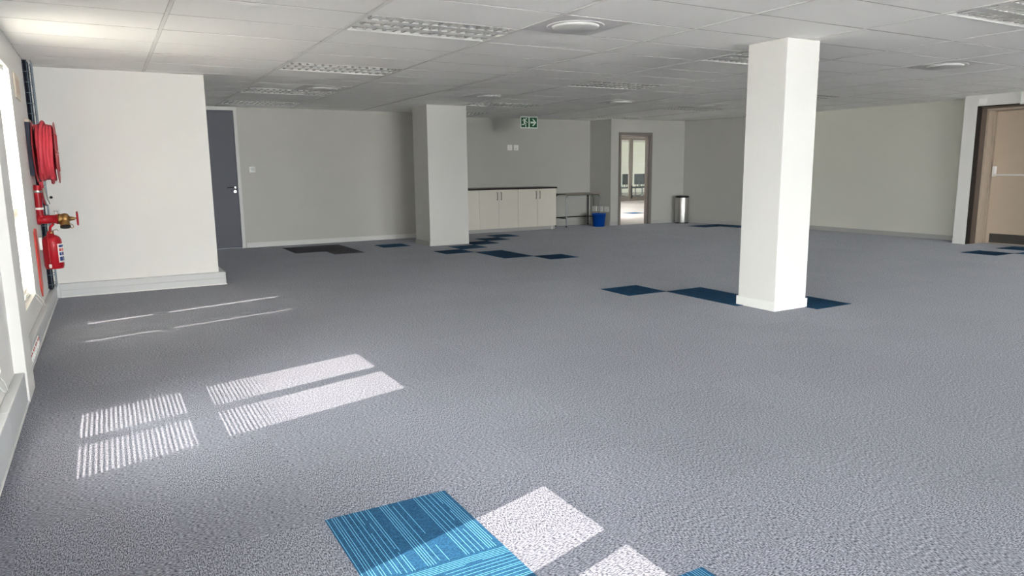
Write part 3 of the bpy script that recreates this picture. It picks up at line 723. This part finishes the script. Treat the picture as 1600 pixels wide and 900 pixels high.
# hose reel
RC = Vector((0, 8.25, 1.515))
t = thing('fire_hose_reel', 'wall-mounted red fire hose reel in the far left corner', 'hose reel', (-.55, 8.25, 1.515))
bxp('wall_bracket', 'navy_metal', t, (-.584, 8.05, 1.30), (-.548, 8.30, 1.79), .003)
bxp('bracket_cap', 'plaque', t, (-.584, 8.04, 1.79), (-.546, 8.31, 1.815), .002)
MB().lathe((0, RC.y, RC.z), [(.045, -.575), (.045, -.37)], 0, 20).build('axle', 'red_paint', t)
for x, nm in ((-.540, 'inner_disc'), (-.366, 'outer_disc')):
    d = MB().lathe((x, RC.y, RC.z), [(.11, -.003), (.285, -.003), (.292, 0), (.285, .003), (.11, .003)], 0, 48).build(nm, 'red_disc', t)
    if nm == 'outer_disc':
        for k in range(6):
            a = k * math.pi / 3; MB().tube([(x + .004, RC.y + .03 * math.cos(a), RC.z + .03 * math.sin(a)), (x + .004, RC.y + .2 * math.cos(a), RC.z + .2 * math.sin(a))], .008, 6).build('spoke', 'red_disc', d)
# the hose is one continuous winding that leaves the drum as a hanging loop
pts = []
N = 5.35; seg = 40
for i in range(int(N * seg) + 1):
    a = 2 * math.pi * i / seg; k = i / seg
    x = -.520 + .0255 * k + .004 * math.sin(3 * a + k); r = .248 + .006 * math.sin(2.3 * a)
    pts.append((x, RC.y + r * math.sin(a), RC.z + r * math.cos(a)))
MB().tube(pts, .0155, 10).build('hose', 'hose_red', t)
pts = []
for i in range(46):
    a = math.pi * (-.75 + 1.9 * i / 45); k = i / 45
    r = .266 + .10 * max(0, math.sin(math.pi * min(1, max(0, (k - .30) / .7)))) ** 2
    pts.append((-.49 + .075 * k, RC.y - .03 + r * math.sin(a) * .95, RC.z + r * math.cos(a)))
MB().tube(pts, .0155, 10).build('hose_loop', 'hose_red', t)
# nozzle and feed valve below
MB().tube([(-.52, 8.22, 1.24), (-.51, 8.18, 1.10), (-.495, 8.15, 1.03)], .017, 8).build('feed_hose', 'hose_red', t)
MB().tube([(-.500, 8.12, 1.18), (-.49, 8.10, 1.09), (-.475, 8.10, 1.03)], [.012, .016, .020], 10).build('nozzle', 'steel', t)
MB().tube([(-.49, 8.10, 1.085), (-.445, 8.09, 1.095)], .004, 6).build('shut_off_lever', 'steel', t)
MB().lathe((-.445, 8.09, 1.095), [(.001, -.012), (.013, -.008), (.013, .008), (.001, .014)], 0, 10).build('lever_knob', 'black', t)
# riser pipe, hydrant branch and valve
t = thing('hydrant_valve', 'brass hydrant valve with red handwheel on a red wall pipe', 'fire hydrant valve', (-.5, 8.22, .89))
yv = 8.16; zv = .885
MB().tube([(-.55, 8.16, 1.212), (-.553, 8.16, 1.19), (-.555, 8.16, 1.02), (-.553, 8.16, .93), (-.535, 8.16, .893), (-.49, 8.16, zv)], .030, 14).build('riser_pipe', 'red_paint', t)
MB().lathe((0, yv, zv), [(.043, -.583), (.048, -.578), (.048, -.555), (.041, -.55), (.041, -.43), (.048, -.428), (.048, -.415)], 0, 24).build('branch_pipe', 'red_paint', t)
MB().lathe((-.552, 8.16, 1.15), [(.034, -.012), (.036, -.008), (.036, .008), (.034, .012)], 2, 16).build('pipe_clip', 'steel', t)
MB().lathe((-.555, 8.16, .99), [(.036, -.01), (.037, 0), (.036, .01)], 2, 16).build('cable_tie', 'label_white', t)
MB().lathe((0, yv, zv), [(.036, -.417), (.050, -.41), (.050, -.395), (.044, -.39), (.052, -.375), (.055, -.355), (.050, -.335), (.036, -.322), (.022, -.315), (.018, -.29), (.016, -.275)], 0, 24).build('valve_body', 'brass', t)
MB().tube([(-.362, yv, zv - .02), (-.358, yv - .03, zv - .045), (-.356, yv - .045, zv - .072)], [.04, .043, .044], 18).build('outlet', 'brass', t)
MB().tube([(-.356, yv - .045, zv - .070), (-.3555, yv - .049, zv - .080)], .046, 18).build('outlet_cap', 'black', t)
MB().tube([(-.31, yv, zv), (-.245, yv, zv + .004)], .008, 8).build('spindle', 'brass', t)
hw = MB().tube([(-.252, yv + .062 * math.cos(a * math.pi / 12), zv + .062 * math.sin(a * math.pi / 12)) for a in range(24)], .008, 8, closed=True)
for a in (0, 2.094, 4.188): hw.tube([(-.252, yv, zv), (-.252, yv + .06 * math.cos(a + .6), zv + .06 * math.sin(a + .6))], .006, 6)
hw.build('handwheel', 'red_paint', t)
MB().tube([(-.31, yv - .03, zv - .05), (-.295, yv - .05, zv - .06), (-.29, yv - .05, zv - .08), (-.305, yv - .05, zv - .09), (-.32, yv - .05, zv - .075)], .004, 6).build('lug', 'brass', t)
MB().tube([(-.425, yv, zv + .04), (-.425, yv, zv + .075)], .006, 6).tube([(-.445, yv, zv + .075), (-.405, yv, zv + .077)], .006, 6).build('drain_tap', 'steel', t)
# extinguisher
t = thing('fire_extinguisher', 'red fire extinguisher hanging below the brass hydrant valve', 'fire extinguisher', (-.482, 8.12, .41))
c = (-.482, 8.12, 0); R = .083
MB().lathe(c, [(.0, .415), (.070, .415), (.078, .42), (.078, .435), (R, .44), (R, .665), (.080, .69), (.068, .715), (.045, .733), (.026, .738), (.024, .752), (0, .752)], 2, 36).build('cylinder', 'red_paint', t)
MB().lathe(c, [(.022, .75), (.024, .755), (.024, .772), (.016, .78), (0, .78)], 2, 16).build('valve_head', 'brass', t)
MB().tube([(c[0] - .005, c[1] + .01, .775), (c[0] + .0, c[1] - .01, .81), (c[0] + .03, c[1] - .02, .845)], .012, 8).build('carry_handle', 'red_paint', t)
MB().tube([(c[0], c[1] - .02, .775), (c[0] + .05, c[1] - .035, .79), (c[0] + .065, c[1] - .035, .775)], .007, 6).build('trigger', 'steel', t)
MB().tube([(c[0], c[1] - .02, .772), (c[0] - .02, c[1] - .06, .765), (c[0] - .028, c[1] - .086, .72), (c[0] - .028, c[1] - .088, .60), (c[0] - .028, c[1] - .088, .47)], .009, 8).build('discharge_hose', 'red_paint', t)
MB().lathe((c[0] - .028, c[1] - .088, .445), [(.010, -.015), (.013, 0), (.011, .02)], 2, 10).build('hose_nozzle', 'label_white', t)
def wrap(z0, z1, a0, a1, r=R + .0012, n=10):
    vs = []; fs = []
    for k in range(n + 1):
        a = math.radians(a0 + (a1 - a0) * k / n)
        for q in (r - .001, r):
            for z in (z0, z1): vs.append((c[0] + q * math.cos(a), c[1] + q * math.sin(a), z))
    for k in range(n):
        o, p = 4 * k, 4 * k + 4
        fs += [(o + 2, p + 2, p + 3, o + 3), (o, o + 1, p + 1, p), (o + 1, o + 3, p + 3, p + 1), (o, p, p + 2, o + 2)]
    fs += [(0, 2, 3, 1), (4 * n, 4 * n + 1, 4 * n + 3, 4 * n + 2)]
    return MB().add(vs, fs)
lb = wrap(.475, .655, -58, 45).build('label', 'label_white', t)
def wl_(z0, z1, a0, a1, mt): wrap(z0, z1, a0, a1, R + .002, 6).build('label_print', mt, lb)
wl_(.622, .642, -50, 30, 'label_blue')
for k, (a0, a1) in enumerate(((-50, -34), (-29, -13), (-8, 8))): wl_(.585, .608, a0, a1, 'socket_red')
for k, (a0, a1) in enumerate(((-50, -34), (-29, -13), (-8, 8))): wl_(.542, .572, a0, a1, 'label_blue')
for k, (a0, a1) in enumerate(((-50, -26), (-20, 8))): wl_(.49, .53, a0, a1, 'label_blue')
bxp('wall_bracket', 'steel', t, (-.583, 8.09, .60), (-.56, 8.15, .72))
# red arrow board
tag(MB().extr([(7.62, .805), (7.64, .30), (7.74, .205), (7.86, .29), (7.84, .815), (7.73, .83)], 0, WL + .001, WL + .012).build('arrow_board', 'sign_red', bevel=.002), 'tall red pointed board on the wall beside the extinguisher', 'sign')
t = thing('wall_plaque', 'pale framed plaque on the wall above the left blind', 'plaque', (WL, 7.66, 2.06))
bxp('board', 'plaque', t, (WL + .0005, 7.46, 1.955), (WL + .014, 7.86, 2.165), .003)
for y in (7.56, 7.62, 7.68, 7.75): bxp('print', 'plaque_mark', t, (WL + .014, y, 2.0), (WL + .0155, y + .02, 2.12))

# ------------------------------------------------------------------ room seen through the doorway
struct(MB().box(10.3, 13.3, -.12, 26, 31, 0).build('floor_beyond', 'pale_carpet'), 'pale carpet of the bright room beyond the doorway')
p = link_part('carpet_tile', MB().box(-.25, -.25, 0, .25, .25, .0025).data('carpet_tile', 'blue_tile_plain'), bpy.data.objects['floor_beyond'], (13.55, 16.6, 0)); p['label'] = 'blue carpet tile'
g = sroot('door_4', (18.2, 22.5, 0), 'glazed double doors at the far side of the bright room')
YP = 22.5; yb2 = YP + .06
m = MB(); m.box(15.2, YP, 2.5, 20.6, yb2, 2.62)
for x in (15.2, 16.2, 19.12, 20.5): m.box(x, YP, 0, x + .08, yb2, 2.5)
m.build('partition_frame', 'taupe_frame', g)
for x0, x1 in ((17.17, 18.16), (18.17, 19.12)):
    m = MB(); m.box(x0, YP + .01, .02, x0 + .09, yb2 - .01, 2.49); m.box(x1 - .09, YP + .01, .02, x1, yb2 - .01, 2.49)
    m.box(x0 + .09, YP + .01, .02, x1 - .09, yb2 - .01, .2); m.box(x0 + .09, YP + .01, 2.40, x1 - .09, yb2 - .01, 2.49); m.build('door_leaf', 'taupe_frame', g)
    bxp('pane', 'glass', g, (x0 + .09, YP + .028, .2), (x1 - .09, YP + .034, 2.40))
bxp('pull_handle', 'black', g, (18.20, YP - .04, .12), (18.225, YP, .62))
for x0, x1 in ((15.28, 16.2), (16.28, 17.17), (19.2, 20.5)): bxp('pane', 'glass', g, (x0, YP + .028, .0), (x1, YP + .034, 2.5))
ow = struct(MB().box(10.0, 31, 0, 26.3, 31.2, 2.9).build('wall_beyond', 'outdoor_wall'), 'pale end wall of the bright rooms beyond the doorway')
for z in (.9, 1.5, 2.1): bxp('wall_band', 'label_white', ow, (10.3, 30.97, z), (26, 31, z + .08))
m = MB(); m.box(10.0, 14.1, 0, 10.28, 15.0, 2.9); m.box(10.0, 30.2, 0, 10.28, 31, 2.9); m.box(10.0, 15.0, 0, 10.28, 22.4, 1.0); m.box(10.0, 22.4, 0, 10.28, 30.2, .4); m.box(10.0, 15.0, 2.2, 10.28, 22.4, 2.9); m.box(10.0, 22.4, 2.5, 10.28, 30.2, 2.9)
for y in (18.5, 22.4, 26.3): m.box(10.0, y, 1.0 if y < 22.4 else .4, 10.28, y + .2, 2.2 if y < 22.4 else 2.5)
m.box(26.0, 13.2, 0, 26.3, 31, 2.9); m.box(13.1, 13.2, 0, 26.0, 13.4, 2.9); struct(m.build('wall_beyond_sides', 'white_wall'), 'window wall and side walls of the bright rooms beyond')
struct(MB().box(10.0, 13.2, 2.7, 26.3, 31.2, 2.9).build('ceiling_beyond', 'white_wall'), 'ceiling of the bright rooms beyond the doorway')
r = sroot('window_9', (10.14, 22.6, .5), 'window band of the bright rooms beyond')
for k, (y0, y1) in enumerate(((15.0, 18.5), (18.7, 22.4), (22.6, 26.3), (26.5, 30.2))):
    za, zb = (1.0, 2.2) if k < 2 else (.4, 2.5)
    m = MB(); m.box(10.12, y0, za, 10.17, y1, za + .05); m.box(10.12, y0, zb - .05, 10.17, y1, zb); m.box(10.12, y0, za + .05, 10.17, y0 + .05, zb - .05); m.box(10.12, y1 - .05, za + .05, 10.17, y1, zb - .05); m.build('frame', 'window_frame', r)
    bxp('pane', 'glass', r, (10.14, y0 + .05, za + .05), (10.146, y1 - .05, zb - .05))
def office_chair():
    t = thing('office_chair', '', 'chair', (0, 0, 0), 'office chairs beyond the glazed doors')
    MB().tube([(0, 0, .08), (0, 0, .42)], .03, 8).build('gas_column', 'chair_base', t)
    for k in range(5):
        a = k * 2 * math.pi / 5 + .3; l = MB().tube([(0, 0, .12), (.3 * math.cos(a), .3 * math.sin(a), .075)], .02, 6).build('leg', 'chair_base', t)
        MB().lathe((.3 * math.cos(a), .3 * math.sin(a), .03), [(.001, -.02), (.03, -.02), (.03, .02), (.001, .02)], 1, 10).build('castor', 'black', l)
    MB().box(-.24, -.24, .43, .24, .24, .50).build('seat', 'chair_mesh', t, bevel=.03)
    MB().box(-.22, -.28, .60, .22, -.23, 1.06).build('backrest', 'chair_mesh', t, bevel=.02)
    MB().tube([(0, -.1, .44), (0, -.27, .46), (0, -.27, .7)], .02, 6).build('back_stem', 'chair_base', t)
    for s in (-1, 1): MB().tube([(s * .27, .1, .46), (s * .28, .1, .66), (s * .28, -.16, .66), (s * .27, -.16, .46)], .016, 6).build('armrest', 'chair_base', t)
    return t
oc = office_chair()
for k, (x, y, rz, lab) in enumerate(((19.72, 25.1, .2, 'grey office chair seen through the left glazed leaf beyond the doorway'), (20.45, 25.0, -.15, 'left grey office chair behind the right glazed leaf'), (21.12, 25.35, .1, 'right grey office chair behind the right glazed leaf, at the door edge'))):
    o = oc if k == 0 else copy_tree(oc); o.location = (x, y, 0); o.rotation_euler = (0, 0, rz); o['label'] = lab
# ground outside the windows
struct(MB().box(-40, -40, -.5, -.9, 40, -.3).build('ground_left', 'outdoor_paving'), 'sunlit paving outside the left windows')
struct(MB().box(-.9, -40, -.5, 30, -10.25, -.3).build('ground_rear', 'outdoor_paving'))
